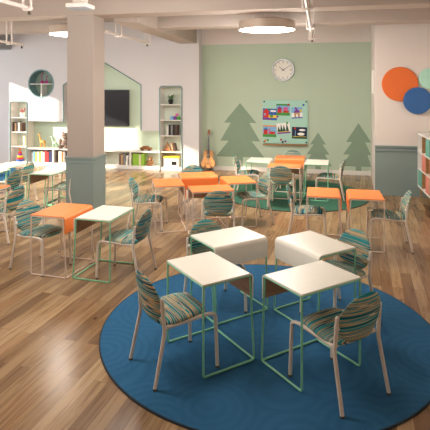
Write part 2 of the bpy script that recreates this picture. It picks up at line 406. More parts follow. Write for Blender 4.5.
def make_chair():
    root = thing('stacking_chair', (0, 0, 0), 'x', 'chair')
    # seat: y front, tilted a little backwards, rolled front edge
    def so(a, rho):
        c, s = sup(a, 3.6); wd = .222 - .02 * s * rho
        return (c * wd * rho, .015 + s * .222 * rho)
    def seat_z(x, y): return .452 + .055 * (y + .1) - (.9 * max(0, y - .12) ** 2 * 2.2)
    pf = lambda x, y, rho: (x, y, seat_z(x, y) + .03 * max(0, 1 - rho ** 5) ** .5 - .006)
    pb = lambda x, y, rho: (x, y, seat_z(x, y) - .038 * max(0, 1 - rho ** 6) ** .5 - .008)
    cushion(so, pf, pb).build('seat', M_fabs, root, True)
    # backrest: round-topped shield, curved round the sitter, leaning back
    def bo(a, rho):
        c, s = math.cos(a), math.sin(a)
        if s < 0: c, s = sup(a, 2.9)
        wd = .212 - .03 * max(0, -s) * rho
        return (c * wd * rho, .60 + s * (.2 if s > 0 else .165) * rho)
    def by(x, z): return -.215 + .85 * x * x - .20 * (z - .42)
    bf = lambda x, z, rho: (x, by(x, z) + .024 * max(0, 1 - rho ** 5) ** .5, z)
    bb = lambda x, z, rho: (x, by(x, z) - .016 * max(0, 1 - rho ** 6) ** .5, z)
    cushion(bo, bf, bb).build('backrest', M_fabb, root, True)
    r = .015
    for s in (-1, 1):
        fl = MB().tube(fillet([(s * .212, -.165, .424), (s * .212, .195, .438), (s * .218, .262, .425), (s * .225, .275, .012)], .055, n=6), r, 10).build('leg', M_cleg, root, True)
        fl['label'] = 'front leg bent into the seat rail'
        MB().lathe([(r + .002, 0), (r + .003, .003), (r + .002, .013)], (s * .225, .275, 0), 12).build('foot_cap', M_cap, fl, True)
        bl = MB().tube(fillet([(s * .238, -.275, .012), (s * .226, -.19, .40), (s * .222, -.196, .47), (s * .219, -.212, .64)], .05, n=6), r, 10)
        bl.ball((s * .219, -.212, .64), r, n=10)
        bl = bl.build('leg', M_cleg, root, True); bl['label'] = 'back leg running up to the backrest'
        MB().lathe([(r + .002, 0), (r + .003, .003), (r + .002, .013)], (s * .238, -.275, 0), 12).build('foot_cap', M_cap, bl, True)
        d = MB().tube([(s * .219, -.207, .565), (s * .198, -.190, .565)], [.02, .022], 14).build('mounting_disc', M_cleg, root, True)
    MB().tube([(-.214, -.17, .424), (.214, -.17, .424)], .010).build('cross_bar', M_cleg, root, True)
    return root
proto_chair = make_chair(); chairs = []
def chair(x, y, th, label, group):
    o = proto_chair if not chairs else copy_tree(proto_chair)
    chairs.append(o); o.location = (x, y, rz_(group)); o.rotation_euler = (0, 0, R(th - 90)); tag(o, label, 'chair', group)
def set_(kind, x, y, th, dl, cl, dg, cg, off=.32, side=0, dth=0):
    """a desk facing th and its chair behind it"""
    desk(kind, x, y, th, dl, dg)
    u = Vector((math.cos(R(th)), math.sin(R(th)))); v = Vector((-u.y, u.x))
    p = Vector((x, y)) - u * off + v * side
    chair(p.x, p.y, th + dth, cl, cg)
def ring(cx, cy, rot, rad, items, dg, cg):
    for th, kind, dl, cl, off, side, dth in items:
        a = R(th + rot); set_(kind, cx - math.cos(a) * rad, cy - math.sin(a) * rad, th + rot, dl, cl, dg, cg, off, side, dth)
g1, c1 = 'white desks on the blue rug', 'chairs on the blue rug'
ring(-.485, 4.405, -1, .60, [
    (45, 'w', 'white desk with green wire frame at the front left of the blue rug', 'striped chair at the front left of the blue rug, seen from its side', .33, 0, 0),
    (135, 'w', 'white desk with green wire frame at the front right of the blue rug', 'striped chair at the front right of the blue rug, its back towards us', .30, .015, 0),
    (-45, 'w', 'white desk whose rounded front panel faces us, back left of the blue rug', 'striped chair behind the back left white desk of the blue rug', .13, -.09, -10),
    (-135, 'w', 'white desk with a rounded panel facing left, back right of the blue rug', 'striped chair behind the back right white desk of the blue rug', .21, .11, 0)], g1, c1)
g2, c2 = 'orange desks in the middle of the floor', 'chairs round the middle orange desks'
ring(-1.85, 7.68, 24, .572, [
    (0, 'o', 'orange desk at the left of the four in the middle of the floor', 'striped chair seen from its side, left of the middle orange desks', .33, .08, -16),
    (-90, 'o', 'orange desk with its orange panel facing us, rearmost of the middle four', 'striped chair with only its back top showing behind the rearmost middle orange desk', .32, 0, 0),
    (90, 'o', 'orange desk nearest to us of the four in the middle of the floor', 'striped chair with its back to us at the nearest middle orange desk', .30, -.06, -14),
    (180, 'o', 'orange desk at the right of the four in the middle of the floor', 'striped chair right of the middle orange desks, at the edge of the green rug', .25, 0, 8)], g2, c2)
g3, c3 = 'desks on the green rug', 'chairs on the green rug'
ring(-.64, 10.04, -2, .575, [
    (0, 'w', 'white desk at the left of the green rug', 'striped chair left of the white desk at the left of the green rug', .26, 0, 0),
    (-90, 'o', 'orange desk at the back of the green rug, panel facing us', 'striped chair at the back of the green rug under the board', .32, 0, 0),
    (90, 'o', 'orange desk at the front of the green rug', 'striped chair with its back to us at the front of the green rug', .25, .02, 0),
    (180, 'w', 'white desk at the right of the green rug', 'striped chair right of the white desk at the right of the green rug', .27, 0, 0)], g3, c3)
g4, c4 = 'pair of orange desks on the right', 'chairs at the right pair of orange desks'
set_('o', .06, 7.22, 0, 'left orange desk of the pair on bare floor at the right', 'striped chair left of the right-hand pair of orange desks', g4, c4, .25)
set_('o', .625, 7.2, 180, 'right orange desk of the pair on bare floor at the right', 'rightmost striped chair, alone on the wood floor by the right wall', g4, c4, .33)
g5, c5 = 'pair of desks in front of the column', 'chairs at the desks in front of the column'
set_('o', -3.13, 5.5, -4, 'orange desk with cream wire frame in front of the column', 'striped chair left of the orange desk in front of the column', g5, c5, .28, -.05, -12)
set_('w', -2.56, 5.49, 176, 'white desk with green frame beside the orange desk near the column', 'striped chair right of the white desk near the column', g5, c5, .29)
g6, c6 = 'desks at the left side of the room', 'chairs at the left side of the room'
set_('w', -4.80, 7.98, 180, 'white desk with green frame just left of the column', 'striped chair half hidden by the column, at the nearer white desk there', g6, c6, .32)
set_('w', -4.90, 8.66, 180, 'white desk behind the white desk left of the column', 'striped chair half hidden by the column, at the farther white desk there', g6, c6, .30)
set_('w', -5.87, 7.70, 180, 'white desk at the left edge, nearer of two there', 'striped chair at the nearer white desk by the left edge', g6, c6, .32)
set_('w', -6.0, 8.40, 180, 'white desk at the left edge, farther of two there', 'striped chair at the farther white desk by the left edge', g6, c6, .25)
set_('o', -4.94, 6.38, 180, 'orange desk cut off by the left edge', 'striped chair at the orange desk cut off by the left edge', g6, c6, .32)

# ------------------------------------------------------------------ ceiling fittings
def lamp(x, y, z, label):
    t = thing('ceiling_lamp', (x, y, z), label, 'lamp', 'round ceiling lamps')
    MB().lathe([(.488, .012), (.5, .0), (.5, .15), (.46, .165), (.05, .165)], n=64).build('lamp_rim', M_lamp_rim, t, True)
    MB().lathe([(.485, .012), (.484, .004), (.44, -.002), (.01, -.004)], n=64).build('diffuser', M_lamp, t, True)
    for a in (30, 150, 270):
        MB().tube([(.3 * math.cos(R(a)), .3 * math.sin(R(a)), .16), (.3 * math.cos(R(a)), .3 * math.sin(R(a)), ZC - z)], .004, 6).build('cable', M_pipe, t)
lamp(-.92, 8.62, 3.26, 'round glowing ceiling lamp hanging above the middle of the room')
lamp(-4.63, 8.62, 3.26, 'round glowing ceiling lamp half hidden behind the column')
def pipe(x, y0, y1, z, hangs, label):
    t = thing('sprinkler_pipe', (x, y0, z), label, 'pipe', 'pipes below the ceiling')
    MB().tube([(0, 0, 0), (0, y1 - y0, 0)], .028, 8).build('pipe_run', M_pipe, t, True)
    for h in hangs:
        MB().tube(fillet([(-.06, h - y0, ZC - z), (-.06, h - y0, -.03), (.06, h - y0, -.03), (.06, h - y0, ZC - z)], .02), .018, 6).build('hanger', M_pipe, t, True)
    MB().lathe([(.008, -.09), (.03, -.085), (.012, -.05), (.012, 0)], (0, y1 - y0 - .05, 0), 10).build('sprinkler_head', M_cap, t, True)
pipe(-6.5, 8.3, 9.72 - .02, 3.2, [9.2, 8.5], 'pipe under the ceiling at the upper left of the picture')
pipe(-3.93, 8.4, 10.75, 3.29, [9.05, 10.7], 'pipe hung from the ceiling just right of the column')
pipe(-.16, 5.6, 10.9, 3.33, [6.6, 8.9, 10.8], 'pipe hung from the ceiling right of the round lamp')
pipe(-3.96, 4.9, 6.1, 3.35, [6.0], 'pipe under the ceiling at the top left, before the nearest beam')
t = thing('ceiling_vent', (-3.42, 6.5, 3.40), 'square grey vent box under the ceiling above the column', 'vent')
MB().box(-.155, .155, -.155, .155, 0, .06).build('vent_box', M_pipe, t, bevel=.01)
g = MB()
for k in range(6): g.box(-.15, .15, -.14 + k * .05, -.12 + k * .05, -.012, 0)
g.build('grille', M_duct, t)
MB().box(-.08, .08, -.08, .08, .06, ZC - 3.40).build('neck', M_pipe, t)
t = thing('ventilation_duct', (-9.6, 11.1, 3.33), 'grey ventilation duct below the ceiling at the left edge', 'duct')
MB().box(-.85, .85, -1.2, 1.38, 0, .5).build('duct_body', M_duct, t, bevel=.02)
MB().box(-.88, .88, -.3, -.24, -.03, .53).build('flange', M_duct, t)

# ------------------------------------------------------------------ right wall: felt discs, shelf
def disc(x, z, r, y, m, label):
    t = MB().lathe([(.001, 0), (r - .008, 0), (r, .008), (r, .032), (r - .008, .04), (.001, .04)], (0, 0, 0), 64, 'y').build('acoustic_disc', m, smooth=True, loc=(x, y - .04, z))
    tag(t, label, 'wall panel', 'felt discs on the right wall')
disc(1.62, 2.31, .355, 10.6, C('orange_felt', (232, 116, 58), .95), 'large orange felt disc on the right wall')
disc(1.955, 1.97, .275, 10.555, C('navy_felt', (60, 104, 162), .95), 'blue felt disc overlapping the orange disc on the wall')
disc(2.2, 2.42, .215, 10.6, C('mint_felt', (182, 228, 208), .95), 'pale mint felt disc at the right edge of the wall')
s = tag(MB().box(-.01, 0, -.05, .05, -.04, .04).build('light_switch', M_skirt, loc=(GX1 + .01, 10.75, 1.25), bevel=.003), 'small white switch on the narrow side face beside the green wall', 'switch')
s = tag(MB().box(-.05, 0, -.09, .09, -.26, .26).build('wall_box', M_skirt, loc=(GX1 + .055, 11.3, 2.36), bevel=.006), 'slim white box high on the narrow wall beside the green wall', 'wall box')

SX0, SX1, SZ0, SZ1 = 1.96, 2.40, .22, 1.31; CELL = .355; SY1 = 10.56; NC = 6
SY0 = SY1 - CELL * NC - .02
t = thing('cubby_bookcase', (SX0, SY0, 0), 'wooden cubby bookcase with teal and salmon drawers along the right wall', 'bookcase')
dx = SX1 - SX0; L_ = SY1 - SY0
MB().box(0, dx, 0, L_, SZ1 - .03, SZ1).build('top_panel', M_joint, t, bevel=.004)
MB().box(0, dx, 0, L_, SZ0, SZ0 + .025).build('base_panel', M_joint, t)
rh = (SZ1 - .03 - SZ0 - .025) / 3
for k in (1, 2): MB().box(0, dx, 0, L_, SZ0 + .025 + rh * k - .01, SZ0 + .025 + rh * k + .01).build('shelf', M_joint, t)
for y in (0, L_ - .02): MB().box(0, dx, y, y + .02, SZ0, SZ1).build('end_panel', M_joint, t)
for k in range(1, NC): MB().box(.015, dx, .01 + CELL * k - .009, .01 + CELL * k + .009, SZ0 + .02, SZ1 - .03).build('divider', M_oak, t)
MB().box(dx - .015, dx, .02, L_ - .02, SZ0 + .02, SZ1 - .03).build('back_panel', M_oak, t)
for y in (.1, L_ / 2, L_ - .1):
    for x in (.05, dx - .05): MB().tube([(x, y, 0), (x, y, SZ0)], [.014, .02], 10).build('leg', M_oak, t, True)
pat = [(None, None, 'T'), (None, 'S', None), ('T', None, 'S'), (None, 'S', 'T'), ('S', None, None), (None, 'T', 'S')]
for k, colm in enumerate(pat):
    yb = L_ - .01 - CELL * (k + 1)
    for j, c in enumerate(colm):
        if not c: continue
        z = SZ0 + .025 + rh * (2 - j)
        d = MB().box(.004, .3, yb + .014, yb + CELL - .014, z + .014, z + rh - .014).build('drawer', M_salmon if c == 'S' else M_teal, t, bevel=.004)
        d['label'] = 'salmon drawer' if c == 'S' else 'teal drawer'
t = thing('storage_tray', (2.22, 9.9, SZ1), 'grey tray on top of the cubby bookcase', 'tray')
tr = MB(); tr.box(-.13, .13, -.18, .18, 0, .01); tr.box(-.13, -.12, -.18, .18, 0, .09); tr.box(.12, .13, -.18, .18, 0, .09); tr.box(-.13, .13, -.18, -.17, 0, .09); tr.box(-.13, .13, .17, .18, 0, .09)
tr.build('tray_body', C('tray_grey', (150, 146, 140)), t); MB().box(-.11, .11, -.16, .16, .01, .05).build('paper_stack', M_paper, t)

# ------------------------------------------------------------------ green wall: trees, clock, board, guitar
def tree(x, base, tiers, trunk, label):
    """tiers: (z of top, z of bottom, half width of top, half width of bottom)"""
    t = thing('tree_decal', (x, YB, base), label, 'wall decal', 'tree shapes on the green wall')
    pts_r, pts_l = [], []
    for zt, zb, wt, wb in tiers: pts_r += [(wt, zt - base), (wb, zb - base)]
    pts_r += [(trunk, tiers[-1][1] - base), (trunk, 0)]
    pts_r = [p for i, p in enumerate(pts_r) if i == 0 or p != pts_r[i - 1]]
    poly = [(min(a, GX1 + .15 - x), b) for a, b in pts_r] + [(-a, b) for a, b in reversed(pts_r) if a > 0]
    MB().prism(poly, -.007, -.001).build('tree_shape', M_tree, t)
tree(-2.09, .11, [(1.82, 1.29, 0, .44), (1.29, .80, .25, .54), (.80, .37, .31, .66)], .08, 'largest tree shape on the green wall, left of the board')
tree(-.04, .11, [(1.07, .76, 0, .20), (.76, .50, .11, .29), (.50, .20, .17, .35)], .07, 'small tree shape on the green wall, right of the board')
tree(.97, .11, [(1.33, .84, 0, .31), (.84, .52, .16, .38), (.52, .22, .22, .42)], .07, 'tree shape on the green wall next to the corner')

t = thing('wall_clock', (-.94, YB, 2.70), 'round silver wall clock on the green wall', 'clock')
MB().lathe([(.25, -.01), (.262, -.05), (.29, -.05), (.298, -.03), (.298, 0), (.01, 0)], n=56, axis='y').build('clock_rim', mat('clock_steel', (150, 150, 148), .4, .8), t, True)
MB().lathe([(.01, -.014), (.262, -.014), (.262, 0)], n=56, axis='y').build('clock_face', M_paper, t)
mk = MB()
for k in range(12):
    a = R(30 * k); l0 = .18 if k % 3 == 0 else .2
    mk.prism([(l0 * math.sin(a) + w_ * math.cos(a), l0 * math.cos(a) - w_ * math.sin(a)) for w_ in (-.006, .006)] + [(.235 * math.sin(a) + w_ * math.cos(a), .235 * math.cos(a) - w_ * math.sin(a)) for w_ in (.006, -.006)], -.017, -.0135)
tk = mk.build('hour_marks', M_black, t)
def hand(ang, l, w_, nm):
    a = R(ang); MB().prism([(x * math.cos(a) + z * math.sin(a), -x * math.sin(a) + z * math.cos(a)) for x, z in ((-w_, -.04), (w_, -.04), (w_ * .6, l), (-w_ * .6, l))], -.022 - l * .02, -.019 - l * .02).build(nm, M_black, t)
hand(-52, .13, .009, 'hour_hand'); hand(58, .2, .007, 'minute_hand')
MB().lathe([(.012, -.032), (.012, -.014)], n=16, axis='y').build('centre_cap', M_black, t)

BX0, BX1, BZ0, BZ1 = -1.475, -.30, .765, 1.905
BY = YB - .035
t = thing('glass_board', (BX0, YB, BZ0), 'mint glass board with drawings on the green wall', 'board')
bw, bh = BX1 - BX0, BZ1 - BZ0
MB().box(0, bw, -.035, -.02, 0, bh).build('glass_panel', M_glass, t, bevel=.003)
for x in (.04, bw - .04):
    for z in (.04, bh - .04): MB().lathe([(.022, -.045), (.022, -.003)], (x, 0, z), 16, 'y').build('standoff', M_chrome if 0 else M_black, t, True)
MB().box(.01, bw - .01, -.10, -.02, -.045, -.015).build('pen_ledge', M_oak, t)
PAL = {'r': (206, 52, 44), 'g': (70, 150, 66), 'b': (52, 96, 178), 'y': (240, 200, 60), 'p': (124, 60, 150), 'n': (26, 34, 66), 'w': (240, 238, 232), 'o': (238, 140, 50), 'k': (206, 96, 150), 'd': (34, 84, 60), 'c': (130, 180, 220), 't': (190, 150, 110)}
PM = {k: C('paint_' + k, v, .75) for k, v in PAL.items()}
def drawing(px, pz, wd, hg, rot, bg, shapes, label):
    t = thing('child_drawing', (px, BY, pz - .033), label, 'drawing', 'drawings pinned to the glass board'); t.rotation_euler = (0, R(rot), 0)
    wd *= 1.08; hg *= 1.08
    MB().box(-wd / 2, wd / 2, -.002, 0, -hg / 2, hg / 2).build('paper', PM[bg], t)
    for i, (nm, c, poly) in enumerate(shapes):
        MB().prism([((x - .5) * wd, (z - .5) * hg) for x, z in poly], -.004 - .0004 * i, -.0019).build(nm, PM[c], t)
def rc_(x0, x1, z0, z1): return [(x0, z0), (x1, z0), (x1, z1), (x0, z1)]
def ov(cx, cz, rx, rz): return [(cx + rx * math.cos(R(a)), cz + rz * math.sin(R(a))) for a in range(0, 360, 30)]
def tri(x0, x1, z0, z1): return [(x0, z0), (x1, z0), ((x0 + x1) / 2, z1)]
sz = (.345, .275)
drawing(-1.285, 1.56, .35, .28, 2, 'b', [('painted_road', 'y', rc_(.3, 1, .2, .45)), ('painted_meadow', 'p', rc_(0, .6, 0, .14)), ('painted_house', 'r', rc_(.05, .42, .2, .75)), ('painted_roof', 'r', tri(.0, .46, .72, 1)), ('painted_window', 'c', rc_(.1, .2, .4, .58)), ('painted_cloud', 'w', ov(.72, .8, .22, .09)), ('painted_bush', 'g', ov(.62, .35, .12, .12))], 'drawing of a red house on blue, upper left of the glass board')
drawing(-.94, 1.685, .33, .28, 1, 'c', [('painted_meadow', 'g', rc_(0, 1, 0, .25)), ('painted_house', 'r', rc_(.1, .4, .22, .6)), ('painted_roof', 'p', tri(.06, .44, .58, .8)), ('painted_car', 'r', rc_(.5, .92, .25, .45)), ('painted_hill', 'k', ov(.68, .6, .2, .14)), ('painted_sky', 'g', rc_(0, 1, .86, 1))], 'drawing with a green meadow and red car, top middle of the glass board')
drawing(-.58, 1.61, .26, .27, -3, 'w', [('painted_sky', 'c', rc_(0, 1, .5, 1)), ('painted_house', 't', rc_(.25, .75, .1, .55)), ('painted_roof', 'p', tri(.15, .85, .52, .88)), ('painted_door', 'w', rc_(.42, .58, .1, .38)), ('painted_meadow', 'b', rc_(0, 1, 0, .1)), ('painted_sun', 'y', ov(.86, .68, .12, .12))], 'drawing of a small house with purple roof, upper right of the glass board')
drawing(-1.295, 1.115, .33, .285, 1, 'c', [('painted_meadow', 'g', rc_(0, 1, 0, .25)), ('painted_house', 'r', rc_(.06, .36, .22, .62)), ('painted_roof', 'b', tri(.02, .4, .6, .82)), ('painted_car', 'r', rc_(.5, .9, .26, .48)), ('painted_tower', 'k', rc_(.42, .52, .25, .72)), ('painted_sky', 'o', rc_(0, 1, .9, 1))], 'drawing with a red house on green, lower left of the glass board')
drawing(-.93, 1.20, .32, .26, -6, 'w', [('painted_meadow', 'p', rc_(0, 1, 0, .14)), ('painted_grass', 'y', rc_(.1, .9, .14, .22))] + [('painted_tree', 'd', tri(x, x + .24, .2, h)) for x, h in ((.02, .75), (.22, .9), (.42, .82), (.66, 1.0))], 'drawing of dark fir trees on white, lower middle of the glass board')
drawing(-.515, 1.085, .36, .28, 1, 'n', [('painted_meadow', 'd', rc_(0, 1, 0, .14)), ('painted_cloud', 'w', ov(.68, .75, .22, .09)), ('painted_moon_road', 'y', rc_(.05, .95, .16, .2)), ('painted_van', 'w', ov(.6, .4, .24, .13)), ('painted_mast', 'c', rc_(.2, .24, .2, .7))], 'dark night drawing with white clouds, lower right of the glass board')
for px, py, c, lb in ((303.7, 104, 'b', 'blue magnet near the upper right corner of the glass board'), (288.8, 103.8, 'r', 'red magnet above the top middle drawing'), (269.5, 108.7, 'g', 'green magnet above the upper left drawing'),
                      (277.7, 116, 'p', 'purple magnet between the two upper left drawings'), (296, 107.4, 'p', 'purple magnet above the small house drawing'), (295.3, 127.8, 'r', 'red magnet on the dark night drawing'),
                      (287.5, 122.3, 'g', 'green magnet on the fir tree drawing'), (268, 140.2, 'g', 'green magnet at the lower left of the glass board'), (265.4, 140.8, 'o', 'orange magnet at the lower left of the glass board'),
                      (281.4, 139.4, 'r', 'red magnet in the bottom middle of the glass board'), (283, 141.8, 'n', 'navy magnet in the bottom middle of the glass board'), (285.8, 141, 'p', 'purple magnet in the bottom middle of the glass board')):
    x = BX0 + (px - 262.8) / 45.2 * bw; z = 1.91 - (py - 99) / 48 * 1.24
    tag(MB().lathe([(.024, 0), (.028, -.006), (.026, -.014), (.01, -.018)], (0, 0, 0), 16, 'y').build('round_magnet', PM[c], smooth=True, loc=(x, BY - .005, z)), lb, 'magnet', 'magnets on the glass board')

t = thing('acoustic_guitar', (-2.9, 12.56, .09), 'acoustic guitar on a stand in the corner by the green wall', 'guitar'); t.rotation_euler = (R(-9), 0, 0)
def gout(n=72):
    K = [(0, .0), (.012, .10), (.05, .165), (.11, .187), (.17, .178), (.23, .142), (.275, .122), (.32, .126), (.37, .138), (.42, .132), (.455, .10), (.472, .05), (.475, 0)]
    right = []
    for i in range(len(K) - 1):
        p0, p1, p2, p3 = K[max(i - 1, 0)], K[i], K[i + 1], K[min(i + 2, len(K) - 1)]
        for k in range(4):
            t_ = k / 4
            q = [.5 * (2 * p1[j] + (p2[j] - p0[j]) * t_ + (2 * p0[j] - 5 * p1[j] + 4 * p2[j] - p3[j]) * t_ ** 2 + (3 * p1[j] - p0[j] - 3 * p2[j] + p3[j]) * t_ ** 3) for j in (0, 1)]
            right.append((max(0, q[1]), q[0]))
    right.append((0, .475))
    return right + [(-x, z) for x, z in reversed(right[1:-1])]
M_gbody = wood_mat('spruce_top', (168, 118, 70), (190, 140, 88), .3); M_gside = wood_mat('guitar_side', (120, 72, 42), (146, 92, 54), .35)
b = MB(); b.prism(gout(), -.0475, .0475); b.build('guitar_body', [M_gbody], t, bevel=.006)
MB().lathe([(.05, -.0485), (.05, -.046)], (0, 0, .30), 32, 'y').build('sound_hole', M_black, t)
MB().box(-.085, .085, -.056, -.047, .10, .125).build('bridge', M_gside, t)
MB().prism([(-.027, .36), (.027, .36), (.022, .86), (-.022, .86)], -.062, -.042).build('neck', M_black, t)
hs = MB().prism([(-.024, .85), (.024, .85), (.038, .90), (.034, 1.02), (-.034, 1.02), (-.038, .90)], -.058, -.04).build('headstock', M_gside, t)
pg = MB()
for s in (-1, 1):
    for z in (.91, .95, .99): pg.tube([(s * .036, -.05, z), (s * .06, -.05, z)], .006, 6)
pg.build('tuning_pegs', M_chrome, hs)
st_ = MB()
for k in range(6): st_.tube([((k - 2.5) * .009, -.066, .11), ((k - 2.5) * .007, -.066, .9)], .0012, 4)
st_.build('strings', M_chrome, t)
t = thing('guitar_stand', (-2.9, 12.5, 0), 'black folding stand holding the guitar', 'stand')
for s in (-1, 1):
    MB().tube(fillet([(s * .2, -.16, .008), (s * .07, .02, .16), (s * .03, .12, .30)], .03), .009, 8).build('leg', M_black, t, True)
    MB().tube(fillet([(s * .06, .0, .13), (s * .10, -.03, .085), (s * .10, -.10, .08), (s * .10, -.115, .12)], .02), .008, 8).build('cradle_arm', M_black, t, True)
MB().tube([(0, .25, .008), (0, .12, .30)], .009, 8).build('rear_strut', M_black, t, True)

# ------------------------------------------------------------------ built-in shelves on the back wall
def edging(x0, x1, z0, z1, r, t):
    MB().tube([(x0, FY - .006, z0)] + [(a, FY - .006, b) for a, b in circle(x0 + r, z1 - r, r, 8, 180, 90)] + [(a, FY - .006, b) for a, b in circle(x1 - r, z1 - r, r, 8, 90, 0)] + [(x1, FY - .006, z0)], .014, 6)
def tall_case(x0, x1, ztop, rows, label):
    """bookcase set into the wall; geometry local to its base centre"""
    cx_ = (x0 + x1) / 2; hw = (x1 - x0) / 2
    t = thing('tall_bookcase', (cx_, FY, 0), label, 'bookcase', 'tall bookcases set into the back wall')
    D = YB - FY
    MB().box(-hw + .02, hw - .02, D - .02, D - .002, .05, ztop - .02).build('back_panel', M_cabin, t)
    for s in (-1, 1): MB().box(*sorted((s * hw, s * (hw - .022))), 0, D - .003, 0, ztop).build('side_panel', M_joint, t)
    MB().box(-hw + .022, hw - .022, 0, D - .003, ztop - .022, ztop).build('top_panel', M_joint, t)
    MB().box(-hw + .022, hw - .022, 0, D - .003, 0, .08).build('base_panel', M_joint, t)
    for z in rows: MB().box(-hw + .022, hw - .022, .004, D - .02, z - .022, z).build('shelf', M_joint, t)
    r = .07
    p = [(-hw, -.008, 0)] + [(a, -.008, b) for a, b in circle(-hw + r, ztop - r, r, 8, 180, 90)] + [(a, -.008, b) for a, b in circle(hw - r, ztop - r, r, 8, 90, 0)] + [(hw, -.008, 0)]
    MB().tube(p, .016, 6).build('edging', M_edge, t)
    # rounded shoulders
    for s in (-1, 1):
        MB().prism([(s * hw, ztop), (s * (hw - r), ztop)] + [(s * a, b) for a, b in circle(hw - r, ztop - r, r, 6, 90, 0)], 0, .02).build('corner_fillet', M_false, t)
tall_case(-8.80, -8.25, 1.83, [.53, .95, 1.37], 'tall white bookcase at the left end of the back wall')
tall_case(-4.23, -3.61, 2.27, [.50, .94, 1.36, 1.78], 'tall white bookcase right of the television')
LX0, LX1, LZ = -8.245, -4.235, .50
t = thing('low_bookcase', ((LX0 + LX1) / 2, FY, 0), 'long low white bookcase under the television', 'bookcase')
hw = (LX1 - LX0) / 2; D = YB - FY
MB().box(-hw, hw, -.01, D - .003, LZ - .04, LZ).build('top_panel', M_joint, t, bevel=.004)
MB().box(-hw, hw, 0, D - .003, 0, .09).build('base_panel', M_joint, t)
MB().box(-hw, hw, D - .025, D - .004, .09, LZ - .04).build('back_panel', M_cabin, t)
cub = [-8.25, -7.43, -6.55, -5.95, -5.09, -4.23]
for x in cub:
    x -= (LX0 + LX1) / 2; MB().box(max(-hw, x - .02), min(hw, x + .02), 0, D - .025, .09, LZ - .04).build('divider', M_joint, t)

t = thing('round_wall_shelf', (-7.8, FY, 2.345), 'round shelf set into the white wall panel at the left', 'shelf')
MB().lathe([(.375, .33), (.375, -.012), (.41, -.012), (.41, .33)], n=64, axis='y').build('ring_frame', M_edge, t, True)
t.children[0].data  # ring is open: drop its end caps
bm = bmesh.new(); bm.from_mesh(t.children[0].data); bmesh.ops.delete(bm, geom=[f for f in bm.faces if len(f.verts) > 8], context='FACES'); bm.to_mesh(t.children[0].data); bm.free()
MB().lathe([(.01, .30), (.38, .30), (.38, .32)], n=64, axis='y').build('back_disc', C('niche_green', (150, 172, 156), .8), t)
MB().box(-.376, .376, .004, .3, -.022, .0).build('shelf_board', M_joint, t)
MB().box(-.012, .012, .004, .3, -.376, -.022).build('divider', M_joint, t)

t = thing('television', (-6.13, YB, 1.15), 'black flat television in the house-shaped recess', 'television')
MB().box(-.9, .9, -.11, -.05, 0, 1.02).build('tv_frame', M_black, t, bevel=.008)
MB().box(-.88, .88, -.114, -.109, .03, 1.0).build('screen', M_screen, t)
MB().box(-.3, .3, -.05, 0, .3, .7).build('wall_mount', M_black, t)

# ---- books and toys
BC = {'dark brown': (84, 62, 52), 'cream': (226, 214, 190), 'navy': (34, 44, 92), 'red': (178, 40, 44), 'yellow': (232, 196, 70), 'green': (150, 196, 62), 'white': (236, 232, 224), 'grey': (132, 130, 128), 'tan': (186, 146, 104), 'sky blue': (96, 160, 204), 'black': (34, 32, 36), 'orange': (226, 128, 60), 'teal': (60, 136, 140), 'purple': (110, 60, 130)}
ORD = ['first', 'second', 'third', 'fourth', 'fifth', 'sixth', 'seventh', 'eighth', 'ninth', 'tenth', 'eleventh', 'twelfth']
def books(x0, z, items, where, y=None):
    """items: (colour, thickness, height, lean)"""
    x = x0; y = y or FY + .06; k = 0
    for c, th, h, lean in items:
        d = .2; b = MB()
        b.box(0, .003, 0, d, 0, h, 0); b.box(th - .003, th, 0, d, 0, h, 0)
        b.prism([(0, 0), (th, 0), (th, h), (0, h)], -.004, .004, 0)
        b.box(.003, th - .003, .004, d - .006, .004, h - .004, 1)
        o = b.build('book', [C('cover_' + c.replace(' ', '_'), BC[c], .6), M_paper], loc=(x, y + rnd.uniform(0, .02), z + .001)); o.rotation_euler = (0, R(lean), 0)
        tag(o, '%s book, %s from the left %s' % (c, ORD[k], where), 'book', 'books ' + where)
        x += th / max(.2, math.cos(R(abs(lean)))) + .004 + (.012 if lean else 0); k += 1
    return x
books(-8.76, .951, [('dark brown', .06, .27, 0), ('tan', .05, .25, 0), ('black', .06, .28, 0), ('cream', .05, .26, 0), ('dark brown', .05, .25, 0)], 'on the upper shelf of the left bookcase')
books(-8.42, .531, [('cream', .05, .30, 0), ('tan', .05, .29, 0)], 'on the middle shelf of the left bookcase')
books(-8.15, .091, [('white', .06, .26, 0), ('sky blue', .05, .3, 0), ('yellow', .06, .28, 0), ('white', .06, .29, 0), ('green', .05, .27, 0), ('cream', .06, .3, 0), ('white', .05, .28, 0), ('red', .07, .32, 0), ('red', .06, .3, 0), ('navy', .07, .3, 0), ('navy', .06, .31, 0)], 'in the first cubby of the low bookcase')
books(-7.34, .091, [('dark brown', .05, .3, 0), ('white', .09, .32, 0), ('orange', .05, .3, 0), ('white', .06, .31, 0), ('navy', .05, .3, 0), ('yellow', .07, .32, 0), ('yellow', .05, .3, 0), ('black', .06, .3, 0), ('red', .06, .3, 0)], 'in the second cubby of the low bookcase')
books(-5.45, .091, [('dark brown', .07, .3, 0), ('tan', .05, .28, 0), ('grey', .07, .29, 0), ('white', .05, .26, 4)], 'in the cubby under the television')
books(-5.04, .091, [('green', .09, .32, 0), ('green', .09, .32, 0), ('cream', .05, .3, 0), ('green', .09, .32, 0)], 'in the right cubby of the low bookcase')
books(-4.06, .941, [('white', .05, .24, 0), ('black', .06, .28, 0), ('grey', .05, .27, 0), ('black', .06, .29, 0), ('dark brown', .06, .28, 0)], 'on the middle shelf of the right bookcase')
books(-3.92, .501, [('tan', .04, .22, -12), ('dark brown', .04, .21, -12)], 'on the lower shelf of the right bookcase', FY + .1)

